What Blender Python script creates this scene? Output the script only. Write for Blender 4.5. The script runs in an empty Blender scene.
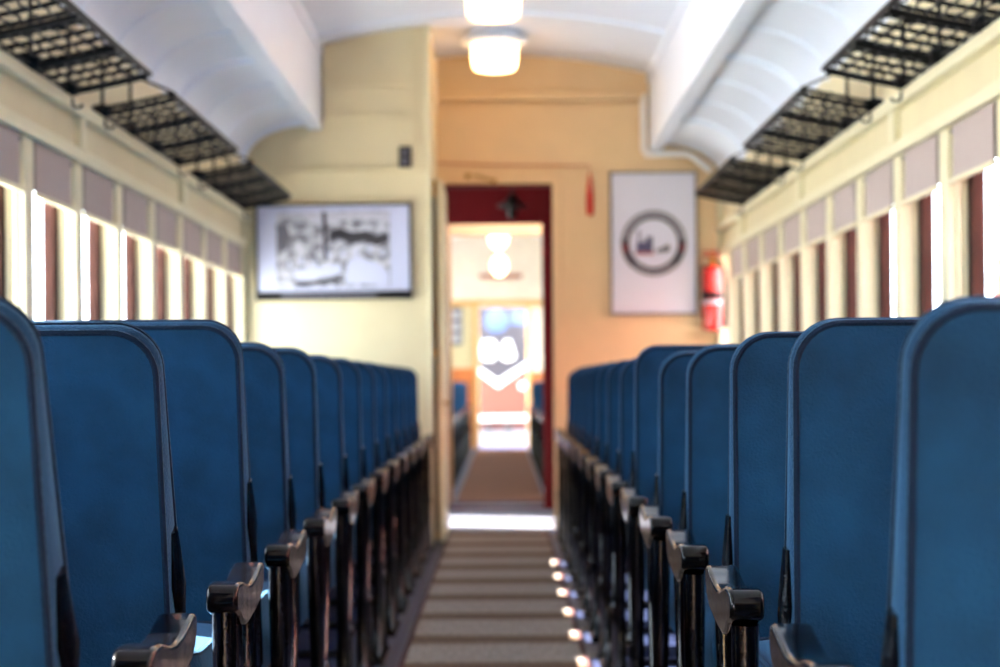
import bpy, bmesh, math, random
from mathutils import Vector, Matrix
random.seed(7)
PI = math.pi
C = bpy.context.scene.collection
SC = bpy.context.scene

# ------------------------------------------------------------------ camera
CX, EYE = 0.045, 0.90
cam_d = bpy.data.cameras.new('camera')
cam = bpy.data.objects.new('camera', cam_d); C.objects.link(cam)
cam.location = (CX, 0, EYE)
cam.rotation_euler = (PI/2, math.radians(0.45), 0)
cam_d.sensor_width = 36; cam_d.lens = 75
cam_d.shift_x = -0.003; cam_d.shift_y = 0.0475
cam_d.clip_start = 0.05; cam_d.clip_end = 500
cam_d.dof.use_dof = True; cam_d.dof.focus_distance = 2.9; cam_d.dof.aperture_fstop = 5.0
SC.camera = cam
# ------------------------------------------------------------------ light and exposure
w = bpy.data.worlds.new('sky'); SC.world = w; w.use_nodes = True
bg = w.node_tree.nodes['Background']
bg.inputs[0].default_value = (0.74, 0.87, 1.0, 1); bg.inputs[1].default_value = 15.0
sun_d = bpy.data.lights.new('sun', 'SUN'); sun_d.energy = 110; sun_d.angle = math.radians(0.6); sun_d.color = (1, .93, .82)
sun = bpy.data.objects.new('sun', sun_d); C.objects.link(sun)
sun.rotation_euler = Vector((-0.95, 0.35, 0.69)).to_track_quat('Z', 'Y').to_euler()
SC.view_settings.view_transform = 'Standard'; SC.view_settings.look = 'None'
SC.view_settings.exposure = 0.1; SC.view_settings.gamma = 1; SC.view_settings.use_curve_mapping = False

# ------------------------------------------------------------------ materials
def s2l(c):
    return tuple(((v/255)/12.92 if v/255 <= .04045 else ((v/255+.055)/1.055)**2.4) for v in c)
MATS = {}
def mat(name, rgb, rough=.5, metal=0, var=.06, vscale=6, bump=0, bscale=80, sheen=0, coat=0, spec=.5, emis=None, estr=0):
    m = bpy.data.materials.new(name); m.use_nodes = True; nt = m.node_tree; N = nt.nodes; L = nt.links
    b = N['Principled BSDF']; col = s2l(rgb)
    tc = N.new('ShaderNodeTexCoord')
    nz = N.new('ShaderNodeTexNoise'); nz.inputs['Scale'].default_value = vscale; nz.inputs['Detail'].default_value = 4
    L.new(tc.outputs['Object'], nz.inputs['Vector'])
    rp = N.new('ShaderNodeValToRGB')
    rp.color_ramp.elements[0].position = .3; rp.color_ramp.elements[1].position = .7
    rp.color_ramp.elements[0].color = tuple(max(0, v*(1-var)) for v in col)+(1,)
    rp.color_ramp.elements[1].color = tuple(min(1, v*(1+var)) for v in col)+(1,)
    L.new(nz.outputs['Fac'], rp.inputs['Fac']); L.new(rp.outputs['Color'], b.inputs['Base Color'])
    b.inputs['Roughness'].default_value = rough; b.inputs['Metallic'].default_value = metal
    b.inputs['Specular IOR Level'].default_value = spec
    if sheen:
        b.inputs['Sheen Weight'].default_value = sheen; b.inputs['Sheen Roughness'].default_value = .35
    if coat:
        b.inputs['Coat Weight'].default_value = coat; b.inputs['Coat Roughness'].default_value = .08
    if bump:
        n2 = N.new('ShaderNodeTexNoise'); n2.inputs['Scale'].default_value = bscale; n2.inputs['Detail'].default_value = 3
        L.new(tc.outputs['Object'], n2.inputs['Vector'])
        bp = N.new('ShaderNodeBump'); bp.inputs['Strength'].default_value = bump; bp.inputs['Distance'].default_value = .004
        L.new(n2.outputs['Fac'], bp.inputs['Height']); L.new(bp.outputs['Normal'], b.inputs['Normal'])
    if emis:
        b.inputs['Emission Color'].default_value = s2l(emis)+(1,); b.inputs['Emission Strength'].default_value = estr
    MATS[name] = m; return m

CREAM = mat('cream_paint', (214, 201, 160), .45, var=.03, bump=.08, bscale=30)
ENDCREAM = mat('end_wall_paint', (224, 194, 148), .5, var=.03)
PILLAR = mat('pillar_cream', (222, 213, 176), .4, var=.02)
WHITE = mat('ceiling_white', (230, 240, 254), .35, var=.02)
BLACK = mat('black_enamel', (3, 3, 6), .14, var=.3, vscale=40, coat=.3, bump=.4, spec=.4, bscale=60)
WEAR = mat('arm_enamel_worn', (5, 5, 7), .12, var=.35, vscale=30, spec=.25, bump=.12, bscale=25)
RACK = mat('rack_iron', (6, 6, 8), .5, var=.2, spec=.2)
FLOOR = mat('floor_paint', (34, 44, 76), .4, var=.12, vscale=3)
REDV = mat('dark_red_paint', (72, 4, 12), .6, spec=.12, var=.15)
BROWN = mat('varnished_wood', (56, 30, 22), .7, var=.25, vscale=12, spec=.15)
DARKW = mat('dark_wood', (40, 26, 22), .4, var=.2)
BRASS = mat('brass', (160, 120, 60), .3, metal=1)
ORANGE = mat('orange_wood_panel', (214, 122, 66), .4, var=.12)
TAN = mat('tan_trim', (226, 178, 112), .4)
DOORTAN = mat('door_header_paint', (205, 160, 112), .5)
FRAMEK = mat('black_frame', (12, 11, 14), .4, spec=.2)
PAPER = mat('poster_paper', (214, 216, 230), .35, var=.01)
PAPERB = mat('photo_mat_board', (188, 194, 218), .3, var=.01)
RED = mat('extinguisher_red', (200, 28, 20), .25, coat=.6)
REDC = mat('cord_red', (176, 60, 40), .5)
PIPEW = mat('conduit_white', (238, 236, 232), .3)
GREYC = mat('grey_print', (96, 96, 106), .5)
RINGK = mat('emblem_grey', (74, 72, 80), .5)
DGREY = mat('dark_print', (40, 38, 44), .5)
LGREY = mat('light_print', (180, 180, 192), .5)
GROUND = mat('outside_gravel', (200, 200, 200), .9, var=.15, vscale=2)
NAVY = mat('locomotive_navy', (10, 14, 34), .4)
LRED = mat('locomotive_red', (120, 36, 22), .5)
LWHITE = mat('locomotive_white', (165, 165, 167), .5)
SKYGL = mat('windshield_glass', (50, 70, 110), .2)
LAMP = mat('lamp_glass', (255, 240, 210), .3, emis=(255, 196, 136), estr=11)
LAMP2 = mat('globe_glass', (255, 240, 210), .3, emis=(255, 214, 170), estr=10)

def velvet(name, rgb):
    m = mat(name, rgb, .85, var=.34, vscale=8, bump=.5, bscale=240, sheen=.35, spec=.15)
    b = m.node_tree.nodes['Principled BSDF']
    b.inputs['Sheen Tint'].default_value = s2l((115, 180, 230))+(1,)
    return m
VELVET = velvet('blue_velvet', (12, 54, 86))
PIPING = velvet('blue_piping', (8, 28, 50))

def shade_mat():
    m = mat('striped_shade_cloth', (158, 146, 146), .8, var=.02); nt = m.node_tree; N = nt.nodes; L = nt.links
    b = N['Principled BSDF']; tc = N.new('ShaderNodeTexCoord'); wv = N.new('ShaderNodeTexWave')
    wv.bands_direction = 'Y'; wv.inputs['Scale'].default_value = 22; wv.inputs['Distortion'].default_value = 0
    L.new(tc.outputs['Object'], wv.inputs['Vector'])
    rp = N.new('ShaderNodeValToRGB')
    rp.color_ramp.elements[0].color = s2l((150, 134, 128))+(1,); rp.color_ramp.elements[1].color = s2l((190, 173, 164))+(1,)
    L.new(wv.outputs['Fac'], rp.inputs['Fac']); L.new(rp.outputs['Color'], b.inputs['Base Color'])
    return m
SHADE = shade_mat()
def carpet_mat(name, a, c, period, brownish):
    m = mat(name, a, .95, var=.1, bump=.4, bscale=200, spec=.1); nt = m.node_tree; N = nt.nodes; L = nt.links
    b = N['Principled BSDF']; tc = N.new('ShaderNodeTexCoord'); mp = N.new('ShaderNodeMapping')
    mp.inputs['Scale'].default_value = (40, 3, 1)
    nz = N.new('ShaderNodeTexNoise'); nz.inputs['Scale'].default_value = 3; nz.inputs['Detail'].default_value = 5
    L.new(tc.outputs['Object'], mp.inputs['Vector']); L.new(mp.outputs['Vector'], nz.inputs['Vector'])
    rp = N.new('ShaderNodeValToRGB'); rp.color_ramp.elements[0].position = .35; rp.color_ramp.elements[1].position = .65
    rp.color_ramp.elements[0].color = s2l(a)+(1,); rp.color_ramp.elements[1].color = s2l(c)+(1,)
    L.new(nz.outputs['Fac'], rp.inputs['Fac'])
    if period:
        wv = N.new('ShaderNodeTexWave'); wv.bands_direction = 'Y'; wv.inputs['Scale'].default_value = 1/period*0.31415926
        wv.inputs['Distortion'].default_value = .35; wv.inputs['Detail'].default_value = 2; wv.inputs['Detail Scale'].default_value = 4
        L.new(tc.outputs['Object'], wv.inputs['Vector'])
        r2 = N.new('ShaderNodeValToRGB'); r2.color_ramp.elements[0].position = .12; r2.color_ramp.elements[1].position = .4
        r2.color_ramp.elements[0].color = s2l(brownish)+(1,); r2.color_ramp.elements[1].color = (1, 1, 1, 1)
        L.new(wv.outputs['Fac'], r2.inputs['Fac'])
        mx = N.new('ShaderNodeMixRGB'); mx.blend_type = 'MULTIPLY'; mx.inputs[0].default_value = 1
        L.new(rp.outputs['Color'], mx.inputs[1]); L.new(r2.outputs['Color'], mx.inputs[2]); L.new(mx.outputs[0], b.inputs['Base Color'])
    else:
        L.new(rp.outputs['Color'], b.inputs['Base Color'])
    return m
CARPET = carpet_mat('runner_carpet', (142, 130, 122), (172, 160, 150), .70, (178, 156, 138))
CARPET2 = carpet_mat('brown_carpet', (104, 70, 56), (126, 88, 70), 0, None)
BIND = mat('carpet_binding', (74, 34, 36), .9)
def glass_mat():
    m = bpy.data.materials.new('window_glass'); m.use_nodes = True; nt = m.node_tree; N = nt.nodes; L = nt.links
    N.remove(N['Principled BSDF']); o = N['Material Output']
    t = N.new('ShaderNodeBsdfTransparent'); g = N.new('ShaderNodeBsdfGlossy'); g.inputs['Roughness'].default_value = .02
    mx = N.new('ShaderNodeMixShader'); mx.inputs[0].default_value = .05; L.new(t.outputs[0], mx.inputs[1]); L.new(g.outputs[0], mx.inputs[2])
    L.new(mx.outputs[0], o.inputs[0]); return m
GLASS = glass_mat()
def photo_mat():
    m = mat('old_photo_print', (128, 128, 128), .4, var=0); nt = m.node_tree; N = nt.nodes; L = nt.links
    b = N['Principled BSDF']; tc = N.new('ShaderNodeTexCoord'); mp = N.new('ShaderNodeMapping'); mp.inputs['Scale'].default_value = (14, 1, 22)
    nz = N.new('ShaderNodeTexNoise'); nz.inputs['Scale'].default_value = 1; nz.inputs['Detail'].default_value = 3
    L.new(tc.outputs['Object'], mp.inputs['Vector']); L.new(mp.outputs['Vector'], nz.inputs['Vector'])
    rp = N.new('ShaderNodeValToRGB'); e = rp.color_ramp.elements
    e[0].position = .36; e[0].color = s2l((40, 40, 46))+(1,); e[1].position = .62; e[1].color = s2l((196, 198, 208))+(1,)
    L.new(nz.outputs['Fac'], rp.inputs['Fac']); L.new(rp.outputs['Color'], b.inputs['Base Color']); return m
PHOTO = photo_mat()

# ------------------------------------------------------------------ mesh helpers
class MB:
    def __init__(s): s.v = []; s.f = []; s.m = []; s.mi = 0
    def add(s, vs, fs):
        o = len(s.v); s.v += [tuple(p) for p in vs]; s.f += [tuple(i+o for i in f) for f in fs]; s.m += [s.mi]*len(fs); return s
    def box(s, x0, x1, y0, y1, z0, z1):
        x0, x1 = min(x0, x1), max(x0, x1)
        return s.add([(x0,y0,z0),(x1,y0,z0),(x1,y1,z0),(x0,y1,z0),(x0,y0,z1),(x1,y0,z1),(x1,y1,z1),(x0,y1,z1)],
                     [(0,3,2,1),(4,5,6,7),(0,1,5,4),(1,2,6,5),(2,3,7,6),(3,0,4,7)])
    def tube(s, pts, r, n=8, sx=1, closed=False, up=Vector((1,0,0))):
        pts = [Vector(p) for p in pts]; k = len(pts); vs = []; fs = []
        for i, p in enumerate(pts):
            a = pts[(i-1) % k] if (closed or i) else p; b = pts[(i+1) % k] if (closed or i < k-1) else p
            t = (b-a).normalized(); u = up - t*up.dot(t)
            if u.length < 1e-3: u = Vector((0, 0, 1)) - t*t.z
            if u.length < 1e-3: u = Vector((0,1,0))
            u.normalize(); q = t.cross(u); rr = r[i] if isinstance(r, (list, tuple)) else r
            for j in range(n):
                an = 2*PI*j/n; vs.append(p + u*math.cos(an)*rr*sx + q*math.sin(an)*rr)
        for i in range(k if closed else k-1):
            for j in range(n):
                a = i*n+j; b = i*n+(j+1) % n; c = ((i+1) % k)*n+(j+1) % n; d = ((i+1) % k)*n+j
                fs.append((a, b, c, d))
        if not closed: fs += [tuple(range(n))[::-1], tuple((k-1)*n+j for j in range(n))]
        return s.add(vs, fs)
    def lathe(s, prof, c, n=32, axis='Z'):
        vs = []; fs = []
        for r, h in prof:
            for j in range(n):
                a = 2*PI*j/n
                if axis == 'Z': vs.append((c[0]+r*math.cos(a), c[1]+r*math.sin(a), c[2]+h))
                elif axis == 'Y': vs.append((c[0]+r*math.cos(a), c[1]+h, c[2]+r*math.sin(a)))
                else: vs.append((c[0]+h, c[1]+r*math.cos(a), c[2]+r*math.sin(a)))
        for i in range(len(prof)-1):
            for j in range(n): fs.append((i*n+j, i*n+(j+1) % n, (i+1)*n+(j+1) % n, (i+1)*n+j))
        fs += [tuple(range(n))[::-1], tuple((len(prof)-1)*n+j for j in range(n))]
        return s.add(vs, fs)
    def prism(s, poly, x0, x1):                     # polygon in (y, z) extruded along x
        k = len(poly); vs = [(x0, y, z) for y, z in poly]+[(x1, y, z) for y, z in poly]
        return s.add(vs, [tuple(range(k)), tuple(range(2*k-1, k-1, -1))]+[(i, i+k, (i+1) % k+k, (i+1) % k) for i in range(k)])
    def prismy(s, poly, y0, y1):                    # polygon in (x, z) extruded along y
        k = len(poly); vs = [(x, y0, z) for x, z in poly]+[(x, y1, z) for x, z in poly]
        return s.add(vs, [tuple(range(k)), tuple(range(2*k-1, k-1, -1))]+[(i, i+k, (i+1) % k+k, (i+1) % k) for i in range(k)])
    def build(s, name, mats, parent=None, loc=(0, 0, 0), smooth=False, bevel=0, kind=None):
        me = bpy.data.meshes.new(name); me.from_pydata(s.v, [], s.f)
        for m in (mats if isinstance(mats, (list, tuple)) else [mats]): me.materials.append(m)
        me.polygons.foreach_set('material_index', s.m)
        bm = bmesh.new(); bm.from_mesh(me); bmesh.ops.recalc_face_normals(bm, faces=bm.faces); bm.to_mesh(me); bm.free()
        o = bpy.data.objects.new(name, me); C.objects.link(o); o.location = loc
        if parent: o.parent = parent
        if smooth:
            for p in me.polygons: p.use_smooth = True
            try: me.set_sharp_from_angle(angle=math.radians(50))
            except Exception: pass
        if bevel:
            b = o.modifiers.new('bevel', 'BEVEL'); b.width = bevel; b.segments = 3; b.limit_method = 'ANGLE'; b.angle_limit = math.radians(40)
        if kind: o['kind'] = kind
        return o
def tag(o, label, cat, group=None):
    o['label'] = label; o['category'] = cat
    if group: o['group'] = group
    return o
def empty(name, loc, label, cat, group=None):
    o = bpy.data.objects.new(name, None); C.objects.link(o); o.location = loc; o.empty_display_size = .1
    return tag(o, label, cat, group)
def copy_tree(o, parent=None):
    c = o.copy(); C.objects.link(c)
    if parent: c.parent = parent
    for ch in list(o.children): copy_tree(ch, c)
    return c
def S(o): o['kind'] = 'structure'; return o

# ------------------------------------------------------------------ the carriage shell
HW = 1.375; WP = .735; Y1 = 12.60; YP = 11.42; YR = -0.9
GRID = [11.36-WP*k for k in range(-1, 21)]            # pillar centres
S(MB().box(-400, 400, -400, 400, -1.25, -1.2).build('ground', GROUND))
S(MB().box(-1.5, 1.5, YR-.1, Y1+.05, -.08, 0).build('floor', FLOOR))
S(MB().box(-1.3, 1.3, Y1+.05, 14.7, -.08, 0).build('floor_vestibule', mat('worn_steel_floor', (96, 98, 112), .6, var=.1)))

SILL, HEAD, SPR = .78, 1.64, 2.10
def side_wall(sgn, y0, y1, pillars, name, m, shut=0):
    b = MB(); X = sgn*HW; O = sgn*(HW+.085)
    b.box(X, O, y0, y1, -.05, SILL); b.box(X, O, y0, y1, HEAD, SPR+.12)
    ps = sorted(p for p in pillars if y0 < p < y1)
    for p in ps: b.box(X-sgn*.012, O, p-.058, p+.058, SILL, HEAD)
    if shut: b.box(X, O, y0, y1, SILL, SILL+shut)
    b.box(X, O, y0, ps[0]-WP+.058 if ps[0]-y0 > WP else y0+.02, SILL, HEAD)
    b.box(X, O, min(ps[-1]+WP-.058, y1-.05), y1, SILL, HEAD)
    return S(b.build(name, m, bevel=.004))
side_wall(-1, YR, YP+.02, GRID[1:], 'wall_left', PILLAR)
side_wall(1, YR, Y1, GRID, 'wall_right', PILLAR)
def side_trim(sgn, yend, n):
    X = sgn*HW
    for z0, z1, d, y in ((HEAD, HEAD+.045, .028, 0), (1.785, 1.828, .045, 0), (SILL-.03, SILL, .045, 0)):
        S(MB().box(X-sgn*d, X, YR, yend, z0, z1).build('trim_%d' % n, PILLAR, bevel=.008)); n += 1
    b = MB()
    for k in range(1, 20, 3):
        y = 11.36-WP*(k-1)
        if y < yend: b.box(X-sgn*.032, X, y-.045, y+.045, HEAD+.04, 1.80)
    S(b.build('trim_%d' % n, PILLAR, bevel=.005))
    return n+1
tn = side_trim(-1, YP, 1); tn = side_trim(1, Y1, tn)
# cream board panels below the lower deck, in the wall's own paint
for sgn, ye, nm in ((-1, YP, 'left'), (1, Y1, 'right')):
    S(MB().box(sgn*(HW-.006), sgn*HW, YR, ye, HEAD+.045, SPR+.02).build('wall_%s_frieze' % nm, CREAM))
    S(MB().box(sgn*(HW-.012), sgn*HW, YR, ye, 0, .14).build('baseboard_%s' % nm, BROWN, bevel=.004))

def lower_deck(sgn, y0, y1, name, m):
    b = MB(); pts = []
    for i in range(13):
        a = PI/2*i/12; pts.append((HW-.375*(1-math.cos(a)), SPR+.225*math.sin(a)))
    poly = [(sgn*x, z) for x, z in pts]+[(sgn*1.0, SPR+.30), (sgn*(HW+.08), SPR+.30), (sgn*(HW+.08), SPR)]
    b.prismy(poly, y0, y1)
    return S(b.build(name, m, smooth=True))
def clerestory(sgn, y0, y1, name, m):
    b = MB()
    b.box(sgn*.94, sgn*1.0, y0, y1, 2.30, 2.80)
    b.box(sgn*.936, sgn*1.015, y0, y1, 2.285, 2.32)
    b.box(sgn*.928, sgn*.94, y0, y1, 2.70, 2.76)
    return S(b.build(name, m, bevel=.006))
def ceil_arc(x): return 2.87-.12*(x/.94)**2
def upper_ceiling(y0, y1, name, m):
    xs = [-.96+1.92*i/24 for i in range(25)]
    poly = [(x, ceil_arc(x)) for x in xs]+[(.96, 2.95), (-.96, 2.95)]
    return S(MB().prismy(poly, y0, y1).build(name, m, smooth=True))
for sgn, nm in ((-1, 'left'), (1, 'right')):
    lower_deck(sgn, YR, Y1, 'ceiling_lower_%s' % nm, WHITE)
    clerestory(sgn, YR, Y1, 'ceiling_beam_%s' % nm, WHITE)
    for k, y in enumerate([11.36-WP*j*1.0 for j in range(0, 12)]):          # ribs of the lower deck
        big = k % 3 == 0
        pts = []
        for i in range(13):
            a = PI/2*i/12; pts.append((sgn*(HW-.375*(1-math.cos(a))), y, SPR+.225*math.sin(a)))
        S(MB().tube(pts, .026 if big else .012, 8, up=Vector((0, 1, 0)), sx=1.6).build('trim_%d' % tn, WHITE, smooth=True)); tn += 1
upper_ceiling(YR, Y1, 'ceiling', WHITE)
for y in (11.1, 9.6, 8.15, 6.7):
    pts = [(x, y, ceil_arc(x)-.002) for x in [-.93+1.86*i/24 for i in range(25)]]
    S(MB().tube(pts, .016, 8, up=Vector((0, 1, 0)), sx=1.5).build('trim_%d' % tn, WHITE, smooth=True)); tn += 1

# windows: glazed sashes in each bay
wn = 1
def window(sgn, yc, n):
    root = bpy.data.objects.new('window_%d' % n, None); C.objects.link(root); root['kind'] = 'structure'
    root.location = (sgn*HW, yc, SILL)
    h0, h1 = -.3075+.0, .3075; H = HEAD-SILL; a, b_ = sgn*.046, sgn*.083
    b = MB()
    b.box(a, b_, h0, h0+.065, 0, H); b.box(a, b_, h1-.065, h1, 0, H); b.box(a, b_, h0, h1, 0, .07); b.box(a, b_, h0, h1, H-.07, H)
    b.build('window_frame', BROWN, root, bevel=.004)
    t = MB()
    for x in (.012, .034): t.box(sgn*x, sgn*(x+.010), h1-.012, h1, 0, H); t.box(sgn*x, sgn*(x+.010), h0, h0+.012, 0, H)
    t.build('window_track', PILLAR, root)
    MB().box(sgn*.064, sgn*.067, h0+.06, h1-.06, .06, H-.06).build('window_pane', GLASS, root)
    MB().box(sgn*.083, sgn*.092, h1-.03, h1, 0, H).build('outer_stop', DARKW, root)
    return root
for sgn in (-1, 1):
    g = GRID if sgn > 0 else GRID[1:]
    for i in range(len(g)-1):
        if g[i+1] < YR+.1: continue
        window(sgn, (g[i]+g[i+1])/2, wn); wn += 1

# reddish carriage added outside the right windows to block low sky there
pc = empty('sky_block_carriage', (4.1, 3, -1.2), 'pinkish red railway carriage added outside the right windows to dim their light', 'railway carriage')
MB().prismy([(-1.2, .9), (1.2, .9), (1.25, 3.2), (.9, 3.7), (-.9, 3.7), (-1.25, 3.2)], -9, 9).build('body', mat('faded_red_paint', (196, 120, 112), .6), pc, bevel=.03)
b = MB(); b.box(-1.0, 1.0, -8.6, 8.6, .55, .9); b.build('underframe', DARKW, pc)
for k in range(12):
    MB().box(-1.26, -1.22, -8.3+1.42*k, -7.4+1.42*k, 2.05, 2.85).build('window', FRAMEK, pc, bevel=.01)
for y in (-7.2, -5.2, 5.2, 7.2):
    for x in (-.72, .72): MB().lathe([(.40, -.07), (.46, -.06), (.46, .05), (.50, .07)], (x, y, .45), 24, 'X').build('wheel', DARKW, pc)

# ------------------------------------------------------------------ partition, end wall, vestibule
xs = [-.93+(.93-.344)*i/10 for i in range(11)]
pb = MB(); pb.prismy([(-.344, 0), (-HW, 0), (-HW, 2.34), (-.93, 2.34)]+[(x, ceil_arc(x)) for x in xs], YP, Y1)
S(pb.build('wall_back_left', CREAM, bevel=.004))
for z0, z1 in ((2.52, 2.55), (2.345, 2.37), (2.055, 2.075), (.0, .16)):
    S(MB().box(-(.93 if z0 > 2.3 else HW), -.36 if z0 < 2.1 else -.42, YP-.016, YP, z0, z1).build('trim_%d' % tn, CREAM, bevel=.005)); tn += 1
S(MB().box(-.45, -.42, YP-.014, YP, 2.12, 2.80).build('trim_%d' % tn, CREAM, bevel=.005)); tn += 1
S(MB().box(-.365, -.342, YP-.012, YP+.02, .0, 2.855).build('trim_%d' % tn, PILLAR, bevel=.006)); tn += 1
DX0, DX1, DH = -.298, .352, 2.09
eb = MB()
eb.box(-.344, DX0, Y1, Y1+.09, 0, DH); eb.box(DX1, HW, Y1, Y1+.09, 0, DH)
eb.prismy([(-.344, DH)]+[(x, ceil_arc(x)+.02) for x in [-.344+1.30*i/14 for i in range(15)]]+[(.956, 2.36), (HW, 2.36), (HW, DH)], Y1, Y1+.09)
S(eb.build('wall_back', ENDCREAM))
S(MB().box(DX0-.055, DX0, Y1-.02, Y1, 0, DH+.07).box(DX1, DX1+.055, Y1-.02, Y1, 0, DH+.07).box(DX0, DX1, Y1-.02, Y1, DH, DH+.07).build('trim_%d' % tn, ENDCREAM, bevel=.006)); tn += 1
S(MB().box(-.34, .90, Y1-.07, Y1, 2.590, 2.635).build('trim_%d' % tn, ENDCREAM, bevel=.01)); tn += 1
S(MB().box(1.345, HW, Y1-.09, Y1, 0, 2.1).build('trim_%d' % tn, PILLAR, bevel=.006)); tn += 1
# rear end wall behind the photographer
rb = MB(); rb.box(-HW, -.34, YR-.08, YR, 0, 2.9); rb.box(.34, HW, YR-.08, YR, 0, 2.9); rb.box(-.34, .34, YR-.08, YR, 2.04, 2.9)
S(rb.build('wall_front', ENDCREAM))
d1 = bpy.data.objects.new('door_1', None); C.objects.link(d1); d1.location = (0, YR-.04, 0); S(d1)
MB().box(-.34, .34, -.02, .02, 0, 1.05).box(-.34, .34, -.02, .02, 1.75, 2.04).box(-.34, -.22, -.02, .02, 1.05, 1.75).box(.22, .34, -.02, .02, 1.05, 1.75).build('door_panel', BROWN, d1, bevel=.003)
MB().box(-.22, .22, -.004, .004, 1.05, 1.75).build('door_glass', GLASS, d1)
MB().tube([(.28, .02, 1.0), (.28, .07, 1.0), (.20, .07, 1.0)], .009).build('door_handle', BRASS, d1, smooth=True)

# open inner door standing against the partition
dr = empty('carriage_door', (-.318, 12.04, 0), 'cream painted door swung open flat along the partition side, seen edge on', 'door')
MB().box(-.022, 0.0, -.46, .46, .01, 2.02).build('door_core', BROWN, dr)
MB().box(.0, .032, -.47, .46, .01, 2.02).build('door_panel', PILLAR, dr, bevel=.004)
h = MB()
for z in (1.93, 1.98, 1.04, .03): h.box(-.020, .004, -.478, -.462, z, z+.035)
h.build('hinge', BRASS, dr)
kb = MB().tube([(.02, -.44, .78), (.07, -.44, .78)], .009); kb.tube([(.07, -.44, .78), (.07, -.38, .78)], .008)
kb.build('door_handle', BRASS, dr, smooth=True)

# vestibule
V0, V1 = Y1+.09, 14.55
S(MB().box(-.75, -.335, V1, V1+.1, 0, 2.6).box(.325, .75, V1, V1+.1, 0, 2.6).box(-.335, .325, V1, V1+.1, 2.0, 2.6).box(-.335, .325, V1, V1+.1, 0, .02).build('wall_vestibule_back', REDV, bevel=.01))
vb = MB()
for sg in (-1, 1):
    for y0_, y1_ in ((V0, V0+.60), (V0+1.0, V0+1.30), (V0+1.55, V1+.1)): vb.box(sg*1.2, sg*1.28, y0_, y1_, 0, 2.4)
    vb.box(sg*1.2, sg*1.28, V0, V1+.1, 2.1, 2.4)
    vb.box(sg*.7, sg*1.28, V1, V1+.1, 0, 2.4)
    if sg > 0: vb.box(1.22, 1.26, V0, V1, 0, 2.4)
S(vb.build('wall_vestibule_sides', REDV))
S(MB().box(-1.3, 1.3, V0, V1+.1, 2.40, 2.48).build('ceiling_vestibule', REDV))
S(MB().box(DX1-.0, DX1+.012, Y1-.01, Y1+.10, 0, DH).box(DX0-.012, DX0, Y1-.01, Y1+.10, 0, DH).box(DX0, DX1, Y1-.01, Y1+.10, DH-.012, DH).build('trim_%d' % tn, REDV)); tn += 1
S(MB().box(-.40, .40, 14.65, 15.45, -.08, -.01).build('floor_gangway', FLOOR))
gb = MB()
for i in range(8):
    y = 14.66+.092*i
    for sg in (-1, 1): gb.box(sg*.38, sg*(.44+.02*(i % 2)), y, y+.09, -.05, 2.3 if sg < 0 else 1.5)
S(gb.build('wall_gangway', REDV))
# hanging fixture in the vestibule
fx = empty('hanging_fixture', (.115, 13.9, 2.40), 'dark metal fixture with a drooping ring hanging from the vestibule ceiling', 'fixture')
MB().lathe([(.012, -.34), (.012, 0)], (0, 0, 0), 10).lathe([(.06, -.015), (.05, 0)], (0, 0, 0), 16).build('stem', FRAMEK, fx, smooth=True)
hb = MB(); hb.tube([(.09*math.cos(a), .09*math.sin(a), -.33) for a in [2*PI*i/20 for i in range(20)]], .012, closed=True, up=Vector((0, 0, 1)))
for i in range(5):
    a = 2*PI*i/5; hb.tube([(0, 0, -.30), (.05*math.cos(a), .05*math.sin(a), -.355), (.09*math.cos(a), .09*math.sin(a), -.33)], .009)
hb.build('ring', FRAMEK, fx, smooth=True)
MB().lathe([(.02, -.42), (.035, -.39), (.03, -.34), (.055, -.30), (.03, -.27)], (0, 0, 0), 16).build('boss', FRAMEK, fx, smooth=True)

# ------------------------------------------------------------------ next carriage
N0, N1 = 15.45, 28.0
G2 = [N0+.4+WP*k for k in range(0, 17)]; NXT = 1
S(MB().box(-1.5, 1.5, N0, 29.4, -.08, 0).build('floor_next_carriage', FLOOR))
side_wall(-1, N0, N1, G2, 'wall_next_left', PILLAR, .85); side_wall(1, N0, N1, G2, 'wall_next_right', PILLAR, 0)
for sgn, nm in ((-1, 'left'), (1, 'right')):
    lower_deck(sgn, N0, N1, 'ceiling_next_lower_%s' % nm, WHITE); clerestory(sgn, N0, N1, 'ceiling_next_beam_%s' % nm, WHITE)
upper_ceiling(N0, N1, 'ceiling_next', WHITE)
nb = MB(); nb.box(-HW, -.332, N0-.07, N0, 0, 2.9); nb.box(.375, HW, N0-.07, N0, 0, 2.9); nb.box(-.332, .375, N0-.07, N0, 1.975, 2.9)
S(nb.build('wall_next_front', DOORTAN))
NX0, NX1 = -.275, .37
def fz(y): return EYE+(381-y)*N1/2083
fb = MB(); fb.box(-HW, NX0, N1, N1+.08, 0, 2.9); fb.box(NX1, HW, N1, N1+.08, 0, 2.9); fb.box(NX0, NX1, N1, N1+.08, fz(307), 2.9)
S(fb.build('wall_next_back', mat('warm_white_paint', (250, 232, 212), .5)))
t = MB(); t.box(-HW, HW, N1-.03, N1, fz(306), fz(300)); t.box(NX0-.07, NX0, N1-.035, N1, 0, fz(303)); t.box(NX1, NX1+.05, N1-.035, N1, 0, fz(303))
S(t.build('trim_%d' % tn, TAN, bevel=.004)); tn += 1
S(MB().box(-HW, NX0-.07, N1-.02, N1, 0, fz(368)).box(NX1+.05, HW, N1-.02, N1, 0, fz(372)).build('trim_%d' % tn, ORANGE)); tn += 1
S(MB().box(-HW, NX0-.07, N1-.012, N1, fz(368), fz(306)).build('trim_%d' % tn, CREAM)); tn += 1
S(MB().box(-.31, .35, 15.50, 27.6, 0, .008).build('floor_next_runner', CARPET2))
del_y = N1-.03
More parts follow.
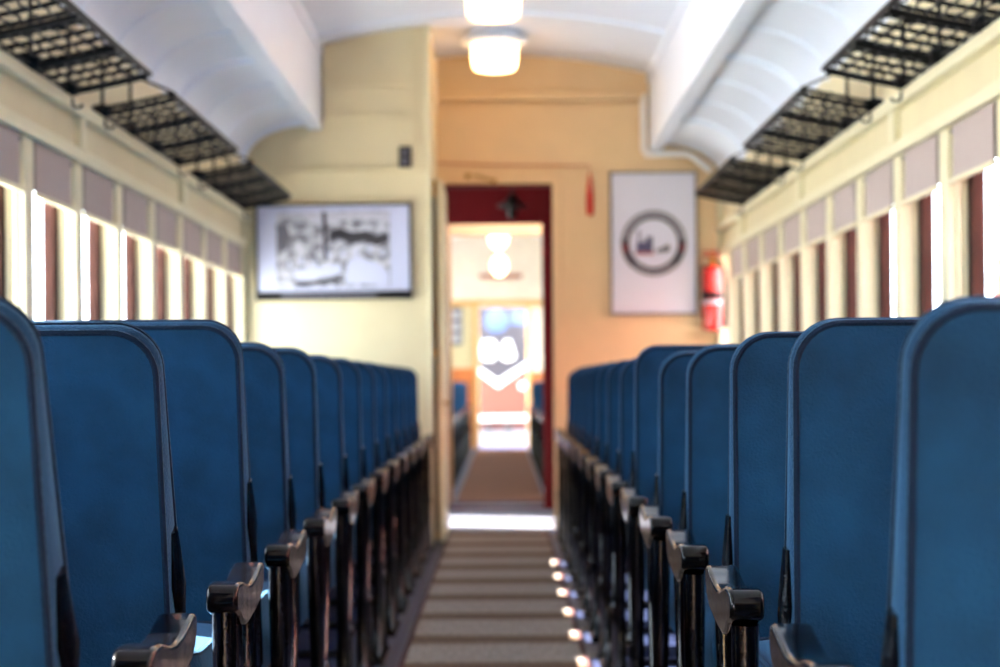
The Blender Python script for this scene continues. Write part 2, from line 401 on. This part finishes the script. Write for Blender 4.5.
tag(MB().box(-.26, .31, N1-.03, N1-.005, fz(278.5), fz(274)).build('sign_board', mat('board_brown', (170, 90, 50), .4), bevel=.004), 'narrow brown board fixed high above the far door of the next carriage', 'board')
p2 = empty('small_picture', (-.60, N1-.03, fz(326)), 'small dark framed picture beside the far door of the next carriage', 'picture')
MB().box(-.13, .11, 0, .02, -.26, .26).build('frame', GREYC, p2, bevel=.005)
q = MB()
for i in range(3): q.box(-.10, .08, -.004, 0, -.21+i*.155, -.21+i*.155+.10)
q.build('print', LGREY, p2)
lamp_far = None
for y, zb, lab in ((21.8, 1.44, 'nearer glowing globe lamp inside the next carriage'), (26.6, 1.40, 'farther glowing globe lamp inside the next carriage, above the brown board')):
    l = empty('globe_lamp', (CX-.035, y, 2.86), lab, 'lamp', 'globe lamps in the next carriage')
    MB().lathe([(.014, EYE+zb-2.86+.17), (.014, 0)], (0, 0, 0), 12).lathe([(.08, -.03), (.09, 0)], (0, 0, 0), 20).build('stem', WHITE, l, smooth=True)
    MB().lathe([(max(.10*math.sin(PI*i/14), .002), EYE+zb-2.86+.07-.13*math.cos(PI*i/14)*1.0) for i in range(15)], (0, 0, 0), 24).build('lamp_shade', LAMP2, l, smooth=True)

# locomotive beyond the far door
LY = 30.6
def lx(x): return CX+(x-503)*LY/2083
def lz(y): return EYE+(381-y)*LY/2083
lo = empty('locomotive', (0, LY, 0), 'orange and navy locomotive nose with white chevron outside the far door', 'locomotive')
b = MB(); b.prismy([(-1.4, -.9), (1.4, -.9), (1.4, 2.4), (1.1, 2.9), (-1.1, 2.9), (-1.4, 2.4)], 0, 6); b.build('body', LRED, lo, bevel=.05)
ax = lx(498)
b = MB(); b.prismy([(-1.3, lz(352)), (ax, lz(380)), (1.3, lz(352)), (1.3, 2.4), (-1.3, 2.4)], -.02, .0); b.build('nose_panel', NAVY, lo)
b = MB(); b.prismy([(lx(474), lz(364)), (ax, lz(380)), (lx(530), lz(360)), (lx(530), lz(366)), (ax, lz(388)), (lx(474), lz(370))], -.05, -.02); b.build('chevron', LWHITE, lo, bevel=.01)
for nm, xs_ in (('number_board', [(481, 345), (484, 340), (494, 340), (497, 345), (497, 357), (493, 361), (484, 361), (481, 357)]), ('number_board', [(500, 357), (502, 346), (506, 340), (511, 340), (513, 346), (516, 357), (512, 361), (504, 361)])):
    MB().prismy([(lx(u), lz(v)) for u, v in xs_], -.10, -.02).build(nm, LWHITE, lo, bevel=.02)
b = MB(); b.lathe([(.17, -.05), (.19, 0)], (lx(497), 0, lz(321)), 24, 'Y'); b.box(lx(511), lx(528), -.05, 0, lz(325), lz(311)); b.build('windshield', SKYGL, lo)
MB().lathe([(.05, -.10), (.06, -.02)], (lx(522.5), 0, lz(386)), 16, 'Y').build('marker_light', LWHITE, lo, smooth=True)
MB().box(lx(470), lx(535), -.35, 0, lz(421), lz(415)).build('footboard', LWHITE, lo, bevel=.01)
MB().box(lx(470), lx(535), -.30, 0, lz(446), lz(429)).build('step_plate', GREYC, lo, bevel=.01)
cp = MB().tube([(lx(488), -.3, lz(427)), (lx(488), -.9, lz(427))], .06); cp.tube([(lx(508), -.3, lz(427)), (lx(508), -.9, lz(427))], .06); cp.build('buffer', DGREY, lo, smooth=True)

# ------------------------------------------------------------------ ceiling lamps
def drum_lamp(y, label):
    l = empty('ceiling_lamp', (0.012, y, 2.87), label, 'lamp', 'drum lamps along the ceiling')
    MB().lathe([(.17, -.075), (.19, -.065), (.185, -.04), (.15, -.02), (.14, 0)], (0, 0, 0), 40).build('ceiling_plate', WHITE, l, smooth=True)
    MB().lathe([(.085, -.222), (.112, -.214), (.124, -.195), (.130, -.15), (.130, -.076)], (0, 0, 0), 40).build('lamp_shade', LAMP, l, smooth=True)
drum_lamp(11.75, 'lit drum shaped glass ceiling lamp, the farther one over the doorway')
drum_lamp(10.08, 'lit drum shaped glass ceiling lamp, the nearer one cut by the frame')

# ------------------------------------------------------------------ seats
def outline(wd, ht, r, n=6, r2=None):
    r2 = r2 if r2 is not None else r; pts = []
    for cx, cz, a0, rr in ((wd/2-r, ht-r, 0, r), (-wd/2+r, ht-r, PI/2, r), (-wd/2+r2, r2, PI, r2), (wd/2-r2, r2, 3*PI/2, r2)):
        for i in range(n+1):
            a = a0+PI/2*i/n; pts.append((cx+rr*math.cos(a), cz+rr*math.sin(a)))
    out = []  # subdivide long runs
    for i, p in enumerate(pts):
        q = pts[(i+1) % len(pts)]; out.append(p); L_ = math.hypot(q[0]-p[0], q[1]-p[1]); k = int(L_/.07)
        for j in range(1, k): out.append((p[0]+(q[0]-p[0])*j/k, p[1]+(q[1]-p[1])*j/k))
    return out
def pillow(ol, tf, bulge, side, cx, cz):
    b = MB(); n = len(ol); rings = []
    inner = [.996, .98, .93, .86, .75, .6, .4, .2]
    def ring(s, f, out):
        vs = []
        for x, z in ol:
            dx, dz = x-cx, z-cz; X = cx+dx*s; Z = cz+dz*s; t = tf(Z)
            if out: L_ = math.hypot(dx, dz); X += dx/L_*out; Z += dz/L_*out
            vs.append((X, f(s, t), Z))
        return vs
    bl = lambda s: bulge*(1-s**3)+.004
    for s in inner[::-1]: rings.append(ring(s, lambda s, t: -t/2-bl(s), 0))
    for k in (.8, .4, 0, -.4, -.8): rings.append(ring(1, lambda s, t, k=k: -t/2*k, side*(1-abs(k)**2)))
    for s in inner: rings.append(ring(s, lambda s, t: t/2+bl(s), 0))
    vs = [v for r in rings for v in r]; fs = []
    for i in range(len(rings)-1):
        for j in range(n): fs.append((i*n+j, i*n+(j+1) % n, (i+1)*n+(j+1) % n, (i+1)*n+j))
    fs += [tuple(range(n)), tuple((len(rings)-1)*n+j for j in range(n))[::-1]]
    b.add(vs, fs); return b
BW, BH = .93, .555
def make_bench(sgn):
    """sgn -1: left of the aisle.  Local origin on the floor at the seat's middle, y=0 at the armrest's near end."""
    root = empty('coach_seat', (sgn*.87, 0, 0), '', 'seat')
    A = -sgn                                         # direction of the aisle
    tf = lambda z: .128-.100*max(0, min(1, z/BH))
    ol = outline(BW, BH, .058, 8, .03)
    bk = pillow(ol, tf, .010, .005, 0, BH/2).build('backrest', VELVET, root, (0, -.02, .42), smooth=True)
    p = MB()
    for sd in (-1, 1): p.tube([(x*.9985, sd*(tf(z)/2+.0028), BH/2+(z-BH/2)*.997) for x, z in ol], .0044, 6, closed=True, up=Vector((0, 1, 0)))
    p.build('piping', PIPING, bk, smooth=True)
    # cast bracket on the back's edge
    xa = A*(BW/2+.005)
    br = MB(); br.tube([(xa, .0, -.08), (xa, -.004, .05), (xa, .004, .13), (xa, -.002, .20), (xa, 0, .27)], [.026, .031, .021, .029, .015], 10, sx=.42)
    br.tube([(xa, .016, .22), (xa, .026, .18), (xa, .014, .14), (xa, .030, .06)], [.006, .009, .007, .009], 8); br.lathe([(.010, -.012), (.014, 0), (.010, .012)], (xa, 0, .09), 12, 'X')
    br.build('back_bracket', BLACK, bk, smooth=True)
    # cushion
    ol2 = outline(.93, .43, .05, 6)
    c = pillow(ol2, lambda z: .13, .022, .010, 0, .215)
    c.v = [(x, .04+z, .43-y) for x, y, z in c.v]
    cu = c.build('seat_cushion', VELVET, root, smooth=True)
    MB().tube([(x*.99, .04+.215+(z-.215)*.97, .500) for x, z in ol2], .0052, 6, closed=True, up=Vector((0, 0, 1))).build('piping', PIPING, cu, smooth=True)
    MB().box(-.42, .42, .08, .46, .30, .362).build('seat_frame', DARKW, root, bevel=.006)
    # arms with cast ends
    for side in (A, -A):
        x0 = side*(.53 if side == A else .475); wd = .046
        xi, xo = (x0-side*wd, x0)
        k_ = .014 if sgn > 0 else 0
        top = [(.0, .583), (.003, .597), (.012, .606), (.03, .609), (.075, .608), (.10, .604), (.14, .597), (.18, .595), (.22, .598), (.27, .606), (.31, .614), (.332, .614), (.340, .605), (.340, .590)]
        bot = [(.325, .570), (.29, .556), (.22, .546), (.16, .540), (.11, .538), (.075, .544), (.05, .558), (.02, .566), (.004, .570)]
        top = [(y, z+k_) for y, z in top]; bot = [(y, z+k_) for y, z in bot]
        ar = MB().prism(top+bot, min(xi, xo), max(xi, xo)).build('armrest', WEAR, root, bevel=.010, smooth=True)
        if side != A: ar.location.x = 0
        xm = x0-side*wd/2
        f = MB()
        # near column, S-curved rear stay, scroll work and foot of the casting
        f.tube([(xm, .030, .575), (xm, .032, .50), (xm, .040, .40), (xm, .070, .30), (xm, .085, .20), (xm, .060, .10), (xm, .03, .035), (xm, -.02, .012)], [.019, .018, .017, .016, .018, .018, .02, .016], 10, sx=1.0)
        f.tube([(xm+side*.010, .085, .555), (xm+side*.010, .10, .46), (xm, .14, .36), (xm, .17, .26), (xm, .15, .16), (xm, .10, .08)], .009, 8)
        f.tube([(xm, .29, .56), (xm, .285, .48), (xm, .26, .38), (xm, .20, .30), (xm, .17, .22), (xm, .21, .12), (xm, .28, .04), (xm, .34, .012)], [.014, .012, .012, .014, .016, .015, .018, .015], 10)
        f.tube([(xm, .10+.045*math.cos(a)*(1-i/30), .42+.045*math.sin(a)*(1-i/30)) for i, a in enumerate([2*PI*j/12*1.5 for j in range(19)])], .007, 7)
        f.tube([(xm, .215+.04*math.cos(-a)*(1-i/30), .44+.04*math.sin(-a)*(1-i/30)) for i, a in enumerate([2*PI*j/12*1.5 for j in range(19)])], .007, 7)
        f.lathe([(.012, -.020), (.022, -.010), (.022, .010), (.012, .020)], (xm, .17, .26), 14, 'X')
        f.box(xm-.022, xm+.022, -.03, .36, 0, .012)
        f.build('leg_frame', BLACK, root, smooth=True)
    MB().tube([(-.46, .20, .10), (.46, .20, .10)], .012, 8).build('foot_rail', BLACK, root, smooth=True)
    return root
LEFT_Y = [2.00, 2.72, 3.55, 4.24, 4.95, 5.74, 6.50, 7.22, 7.93, 8.64, 9.38, 10.12, 10.86]
RIGHT_Y = [1.83, 2.55, 3.22, 4.01, 4.73, 5.60, 6.32, 7.08, 7.80, 8.50, 9.20, 9.95, 10.70, 11.42]
L_LEAN = [20, 19, 18, 18, 16, 16, 15, 15, 15, 15, 14, 14, 12]; R_LEAN = [12, 6, 5, 10, 11, 8, 12, 11, 12, 10, 12, 12, 11, 12]
L_H = [.018, .010, .038, .012, .014, .006, .006, .004, .004, .003, .003, .003, .003]; R_H = [.003, .008, .007, .0, -.002, .026, 0, 0, 0, 0, 0, 0, 0, -.01]
ORD = ['nearest the camera', 'second row from the camera', 'third row from the camera', 'fourth row from the camera', 'fifth row from the camera', 'sixth row from the camera', 'seventh row from the camera', 'eighth row from the camera', 'ninth row from the camera', 'tenth row from the camera', 'eleventh row from the camera', 'twelfth row from the camera', 'thirteenth row from the camera', 'fourteenth row from the camera']
for sgn, ys, leans, hs, base, pitch in ((-1, LEFT_Y, L_LEAN, L_H, 2.27, .73), (1, RIGHT_Y, R_LEAN, R_H, 1.99, .737)):
    proto = make_bench(sgn)
    for i, yb in enumerate(ys):
        o = proto if i == 0 else copy_tree(proto)
        Y0 = base+pitch*i
        o.location = (sgn*.87, Y0, 0)
        bk = [c for c in o.children if c.name.startswith('backrest')][0]
        th = math.radians(leans[i])
        bk.rotation_euler.x = th
        bk.location = (0, yb+.055+.33*math.tan(th)-Y0, .42+hs[i]+BH*(math.cos(math.radians(12))-math.cos(th)))
        sd = 'left' if sgn < 0 else 'right'
        last = i == len(ys)-1
        o['label'] = 'blue velvet seat %s of the aisle, %s%s' % (sd, ORD[i], (', by the partition' if sgn < 0 else ', by the end wall') if last else '')
        o['group'] = 'blue seats on the %s of the aisle' % sd
# seats of the next carriage, a few pixels each
simple = None
for sgn in (-1, 1):
    proto = None
    for i in range(9):
        if proto is None:
            proto = empty('coach_seat', (0, 0, 0), '', 'seat'); A = -sgn
            pillow(outline(.93, .5, .07, 4, .03), lambda z: .12-.07*z/.5, .015, .006, 0, .25).build('backrest', VELVET, proto, (0, -.05, .40), smooth=True).rotation_euler.x = .2
            MB().box(-.46, .46, .04, .48, .34, .47).build('seat_cushion', VELVET, proto, bevel=.03)
            for side in (-1, 1):
                f = MB(); xm = side*.49; f.box(xm-.022, xm+.022, 0, .34, .56, .60); f.tube([(xm, .04, .56), (xm, .10, .3), (xm, .04, .0)], .016); f.tube([(xm, .30, .56), (xm, .22, .3), (xm, .3, .0)], .016)
                f.build('arm_frame', BLACK, proto, bevel=.006)
            o = proto
        else: o = copy_tree(proto)
        o.location = (sgn*.87, 16.6+1.2*i, 0)
        o['label'] = 'dark seat end seen through the doorway, %s of the next carriage aisle' % ('left' if sgn < 0 else 'right')
        o['group'] = 'seats on the %s in the next carriage' % ('left' if sgn < 0 else 'right')

# ------------------------------------------------------------------ aisle carpet
cr = empty('carpet_runner', (.01, 3.0, 0), 'long worn grey brown carpet runner with dark bands down the aisle', 'carpet')
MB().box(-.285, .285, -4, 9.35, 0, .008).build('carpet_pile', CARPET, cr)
MB().box(-.300, -.285, -4, 9.35, 0, .010).box(.285, .300, -4, 9.35, 0, .010).box(-.30, .30, 9.35, 9.365, 0, .010).build('binding', BIND, cr)

# ------------------------------------------------------------------ window shades
def make_shade(sgn):
    b = MB(); n = 12; vs = []; y0, y1 = -.262, .300
    for j, z in enumerate((-.155, 0)):
        for side in (0, 1):
            for i in range(n+1):
                t_ = i/n; y = y0+(y1-y0)*t_; x = sgn*(.004*math.sin(t_*PI)-.010 + side*.006 + .012*max(0, (t_-.85)/.15)**2)
                vs.append((x, y, z))
    k = n+1; fs = []
    for i in range(n):
        fs += [(i, i+1, 2*k+i+1, 2*k+i), (k+i, k+i+1, 3*k+i+1, 3*k+i), (i, i+1, k+i+1, k+i), (2*k+i, 2*k+i+1, 3*k+i+1, 3*k+i)]
    fs += [(0, k, 3*k, 2*k), (n, k+n, 3*k+n, 2*k+n)]
    b.add(vs, fs)
    o = b.build('window_shade', SHADE, smooth=True)
    MB().box(-sgn*.014, sgn*.0, y0+.005, y1-.005, -.170, -.154).build('hem_bar', PILLAR, o, bevel=.003)
    MB().tube([(sgn*.004, -.29, -.012), (sgn*.004, .30, -.012)], .010).build('roller', DARKW, o)
    MB().box(-sgn*.009, sgn*.02, -.308, -.268, -.152, 0).build('side_channel', DARKW, o)
    return o
for sgn in (-1, 1):
    g = GRID[:10] if sgn > 0 else GRID[1:10]; pr = None
    for i in range(len(g)-1):
        o = pr if False else (make_shade(sgn) if pr is None else copy_tree(pr))
        if pr is None: pr = o
        o.location = (sgn*HW, (g[i]+g[i+1])/2, HEAD-.002)
        sd = 'left' if sgn < 0 else 'right'
        if i == 0: lab = 'striped mauve window shade, the farthest on the %s wall' % sd
        else: lab = 'striped mauve window shade, %s from the far end of the %s wall' % (['', 'second', 'third', 'fourth', 'fifth', 'sixth', 'seventh', 'eighth', 'ninth'][i], sd)
        tag(o, lab, 'shade', 'window shades on the %s wall' % sd)

# ------------------------------------------------------------------ luggage racks
def make_rack(sgn, L_):
    """origin at wall, near end, mounting height; x runs to the aisle"""
    root = empty('luggage_rack', (0, 0, 0), '', 'luggage rack'); A = -sgn
    P = lambda u, y, dz=0: (A*(.012+.272*u), y, .055*u-.003*math.sin(PI*u)+dz)
    m = MB(); nx = 7; NY = int(L_/.0575)
    for i in range(nx):
        u = (i+.5)/nx; pts = []
        for j in range(NY+1):
            y = L_*j/NY; uu = u+(.020 if (i+j) % 2 else -.020)*(1 if 0 < j < NY else 0); pts.append(P(uu, y))
        m.tube(pts, .0042, 6, up=Vector((0, 0, 1)))
    cb = m; K = int(L_/.135)
    for j in range(K+1): cb.tube([P(u/6, L_*j/K, .003) for u in range(7)], .0070, 6)
    m.build('mesh_shelf', RACK, root, smooth=True)
    e = MB(); e.tube([P(1, 0), P(1, L_)], .010, 8); e.tube([P(0, 0), P(0, L_)], .008, 8)
    e.build('edge_rail', RACK, root, smooth=True)
    for j in range(4):
        y = .04+(L_-.08)*j/3; b = MB()
        b.tube([(0, y, -.012)]+[P(u/6, y, -.012) for u in range(7)], .0095, 8)
        b.tube([(A*.034, y, -.02), (A*.034, y, .20)], .0065, 8); b.tube([(0, y, .195), (A*.036, y, .195)], .006, 8)
        b.lathe([(.020, 0), (.026, A*.030), (.020, A*.062)], (0, y, .004), 12, 'X')
        if j in (0, 3): b.tube([(A*.034, y, .19), P(.5, y, .10), P(1, y, .01)], .0045, 6)
        if j in (0, 3): b.tube([P(.02, y, -.02)]+[(A*(.060+.017*math.cos(a)), y, -.040+.017*math.sin(a)) for a in [PI*.8+PI*1.1*q/7 for q in range(8)]], .005, 6)
        b.build('bracket', RACK, root, smooth=True)
    return root
for sgn in (-1, 1):
    sd = 'left' if sgn < 0 else 'right'
    pr = make_rack(sgn, 1.72)
    for i, y in enumerate((9.42, 7.18, 4.99)):
        o = pr if i == 0 else copy_tree(pr)
        o.location = (sgn*(HW-.005), y, 1.842)
        o['label'] = ['black wire luggage rack, farthest of the three on the %s wall' % sd, 'black wire luggage rack, middle of the three on the %s wall' % sd, 'black wire luggage rack, nearest on the %s wall and cut by the frame' % sd][i]
        o['group'] = 'wire luggage racks on the %s wall' % sd

# ------------------------------------------------------------------ partition: framed photograph, black box
sc = 2083/YP
def px(x): return CX+(x-501)/sc
def pz(y): return EYE+(382.3-y)/sc
x0, x1, z1, z0 = px(255), px(411), pz(204), pz(300)
fp = empty('framed_photograph', ((x0+x1)/2, YP-.02, (z0+z1)/2), 'black framed old black and white photograph with wide pale mat on the partition', 'picture')
fp.rotation_euler.y = math.radians(-.3)
hw, hh = (x1-x0)/2, (z1-z0)/2
f = MB(); e = .012
f.box(-hw, hw, -.018, .018, hh-e, hh); f.box(-hw, hw, -.018, .018, -hh, -hh+e); f.box(-hw, -hw+e, -.018, .018, -hh, hh); f.box(hw-e, hw, -.018, .018, -hh, hh)
f.build('frame', FRAMEK, fp, bevel=.003)
MB().box(-hw+e, hw-e, .0, .016, -hh+e, hh-e).build('mat_board', PAPERB, fp)
MB().box(-hw+e, hw-e, -.014, 0, -hh, -hh+.046).build('caption_strip', FRAMEK, fp)
MB().box(-hw+.14, -hw+.66, -.018, -.014, -hh+.014, -hh+.034).build('caption_text', GREYC, fp)
def q(x, y): return ((x-333)/sc, (252-y)/sc)
a, b_ = q(276, 212), q(389, 287)
ph = MB().box(a[0], b_[0], -.004, 0, b_[1], a[1]).build('photo_print', PHOTO, fp)
def shp(name, pts, m, d=.006): MB().prismy([q(*p) for p in pts], -d, -.004).build(name, m, ph)
shp('pale_sky', [(277, 213), (388, 213), (388, 221), (350, 219), (322, 224), (300, 217), (277, 220)], LGREY)
shp('pole', [(322, 212), (326, 212), (327, 262), (323, 262)], DGREY, .008)
shp('dark_hill', [(328, 232), (340, 228), (352, 233), (366, 231), (376, 236), (388, 233), (388, 243), (376, 247), (364, 242), (350, 245), (338, 239), (330, 241)], DGREY, .007)
shp('white_carriage', [(292, 270), (340, 264), (341, 274), (296, 281)], PAPERB, .008)
shp('carriage_shadow', [(298, 283), (338, 277), (340, 281), (300, 287)], DGREY, .009)
shp('white_slope', [(344, 284), (347, 262), (356, 257), (372, 262), (388, 272), (388, 286)], PAPERB, .007)
shp('dark_crowd', [(277, 226), (286, 222), (290, 236), (286, 250), (277, 250)], GREYC, .007)
for i in range(16):
    xx = 280+i*6.7+random.uniform(-1, 1); yy = 256-random.uniform(0, 9)+(4 if i < 6 else -4)
    shp('figure', [(xx, yy+9), (xx+.4, yy+2), (xx+1.8, yy), (xx+3.2, yy+2), (xx+3.8, yy+9)], PAPERB if i % 2 else LGREY, .0075)
bx = empty('wall_switch', (px(405), YP-.012, pz(158)), 'small black wall box above the framed photograph', 'switch')
MB().box(-.035, .035, -.012, .012, -.058, .058).build('housing', FRAMEK, bx, bevel=.006)
MB().box(-.018, .018, -.02, -.012, .008, .040).box(-.018, .018, -.02, -.012, -.040, -.008).build('button', GREYC, bx, bevel=.002)

# ------------------------------------------------------------------ end wall: poster, extinguisher, conduit, cord
sc2 = 2083/Y1
def wx(x): return CX+(x-503)/sc2
def wz(y): return EYE+(380-y)/sc2
po = empty('emblem_poster', (wx(654.5), Y1-.014, wz(243.5)), 'tall white framed poster with a round grey emblem beside the extinguisher', 'poster')
hw, hh = 43.5/sc2, 71.5/sc2
f = MB(); e = .011
f.box(-hw, hw, -.012, .012, hh-e, hh); f.box(-hw, hw, -.012, .012, -hh, -hh+e); f.box(-hw, -hw+e, -.012, .012, -hh, hh); f.box(hw-e, hw, -.012, .012, -hh, hh)
f.build('frame', GREYC, po, bevel=.003)
pp = MB().box(-hw+e, hw-e, .0, .010, -hh+e, hh-e).build('poster_sheet', PAPER, po)
def ring(r0, r1, a0, a1, y0, y1, name, m, n=40):
    b = MB()
    for i in range(n):
        p, q_ = a0+(a1-a0)*i/n, a0+(a1-a0)*(i+1)/n
        b.prismy([(r0*math.cos(p), r0*math.sin(p)), (r1*math.cos(p), r1*math.sin(p)), (r1*math.cos(q_), r1*math.sin(q_)), (r0*math.cos(q_), r0*math.sin(q_))], y0, y1)
    return b
em = ring(.150, .198, 0, 2*PI, -.002, 0, 'emblem_ring', DGREY, 64).build('emblem_ring', RINGK, po)
ring(.145, .151, 0, 2*PI, -.003, 0, '', DGREY, 64).build('inner_rim', FRAMEK, em)
b = MB()
for i in range(30):
    a = PI*.06+PI*.88*i/29; c_, s_ = math.cos(a), math.sin(a); r0, r1 = .165, .188; wv = .0055
    b.prismy([(r0*c_-s_*wv, r0*s_+c_*wv), (r1*c_-s_*wv, r1*s_+c_*wv), (r1*c_+s_*wv, r1*s_-c_*wv), (r0*c_+s_*wv, r0*s_-c_*wv)], -.004, -.002)
b.build('ring_lettering', LGREY, em); b = MB()
for i in range(12):
    a = PI*1.28+PI*.44*i/11; c_, s_ = math.cos(a), math.sin(a); r0, r1 = .166, .186; wv = .005
    b.prismy([(r0*c_-s_*wv, r0*s_+c_*wv), (r1*c_-s_*wv, r1*s_+c_*wv), (r1*c_+s_*wv, r1*s_-c_*wv), (r0*c_+s_*wv, r0*s_-c_*wv)], -.004, -.002)
b.build('ring_lettering', LGREY, em)
b = ring(.157, .196, PI*1.01, PI*1.10, -.005, -.002, '', RED, 5); MARK = mat('emblem_red', (112, 40, 50), .5); b.build('red_mark', MARK, em); ring(.157, .196, -PI*.10, -PI*.01, -.005, -.002, '', RED, 5).build('red_mark', MARK, em)
eg = MB()                                            # little engine drawn in the emblem
eg.box(-.105, -.015, -.004, 0, -.045, .005); eg.box(-.045, -.005, -.004, 0, -.045, .040); eg.box(-.095, -.082, -.004, 0, .005, .075); eg.prismy([(-.10, .075), (-.076, .075), (-.082, .06), (-.094, .06)], -.004, 0)
eg.box(-.068, -.058, -.004, 0, .005, .022)
for x in (-.09, -.055, -.02): eg.lathe([(.016, -.004), (.016, 0)], (x, 0, -.055), 16, 'Y')
eg.build('engine_print', mat('print_blue', (84, 84, 120), .5), em)
MB().box(-.11, -.0, -.006, 0, -.068, -.055).build('red_print', REDC, em)
eg = MB(); eg.prismy([(.01, -.055), (.02, -.035), (.045, -.03), (.065, -.02), (.075, -.005), (.10, -.02), (.10, -.05), (.05, -.058)], -.004, 0); eg.build('tender_print', GREYC, em)

ex = empty('fire_extinguisher', (wx(711)-.0, Y1-.09, wz(332)), 'red fire extinguisher with black strap hung in the right corner', 'fire extinguisher')
H = 66/sc2
MB().lathe([(.045, 0), (.058, .008), (.060, .03), (.060, H-.06), (.052, H-.025), (.030, H-.005), (.022, H)], (0, 0, 0), 28).build('cylinder', RED, ex, smooth=True)
MB().lathe([(.0615, .19), (.0635, .20), (.0635, .225), (.0615, .235)], (0, 0, 0), 28).box(-.03, .03, .03, .088, .17, .25).build('strap', FRAMEK, ex)
MB().lathe([(.0605, .160), (.0608, .161), (.0608, .182), (.0605, .183)], (0, 0, 0), 28).build('label_band', LGREY, ex, smooth=True)
MB().lathe([(.020, H), (.022, H+.02), (.014, H+.03), (.018, H+.05)], (0, 0, 0), 14).build('valve', BRASS, ex, smooth=True)
MB().box(-.055, .045, -.010, .010, H+.045, H+.058).box(-.05, .04, -.010, .010, H+.068, H+.082).build('handle', RED, ex, bevel=.004)
MB().tube([(.02, 0, H+.02), (.06, 0, H+.01), (.082, 0, H-.05), (.084, 0, .20), (.08, 0, .08), (.078, 0, .02)], [.010, .010, .011, .012, .015, .018], 10, up=Vector((0, 1, 0))).build('hose', FRAMEK, ex, smooth=True)
MB().box(-.05, .05, .066, .088, .05, H).build('wall_bracket', FRAMEK, ex)

cd = MB().tube([(wx(645), Y1-.035, wz(95)), (wx(645), Y1-.035, wz(150)), (wx(647), Y1-.035, wz(155)), (wx(688), Y1-.035, wz(155)), (wx(694), Y1-.04, wz(158)), (wx(711), Y1-.06, wz(172))], .019, 10, up=Vector((0, 1, 0))).build('conduit_pipe', PIPEW, smooth=True)
tag(cd, 'white conduit pipe bending round the top right of the end wall', 'pipe')
co = empty('emergency_cord', (wx(591), Y1-.03, wz(166)), 'red emergency cord strung above the doorway with a hanging red handle', 'cord')
MB().tube([(wx(434)-wx(591), 0, (166-162)/sc2), (wx(500)-wx(591), 0, (166-165)/sc2), (0, 0, 0), (0, 0, -.06)], .004, 6, up=Vector((0, 1, 0))).build('cord_line', REDC, co)
MB().lathe([(.006, -.30), (.020, -.295), (.022, -.20), (.012, -.10), (.006, -.05)], (0, 0, 0), 14).build('handle', RED, co, smooth=True)
dc = empty('door_closer', (wx(484), Y1-.04, wz(178)), 'small brass door closer arm fixed above the doorway', 'door closer')
MB().tube([(-.10, 0, .015), (-.04, 0, .018), (.06, 0, -.012)], .008, 8).build('arm', BRASS, dc, smooth=True)
MB().lathe([(.018, -.012), (.018, .02)], (-.09, 0, .014), 12, 'Y').lathe([(.016, -.012), (.016, .02)], (.07, 0, -.016), 12, 'Y').build('pivot', BRASS, dc, smooth=True)
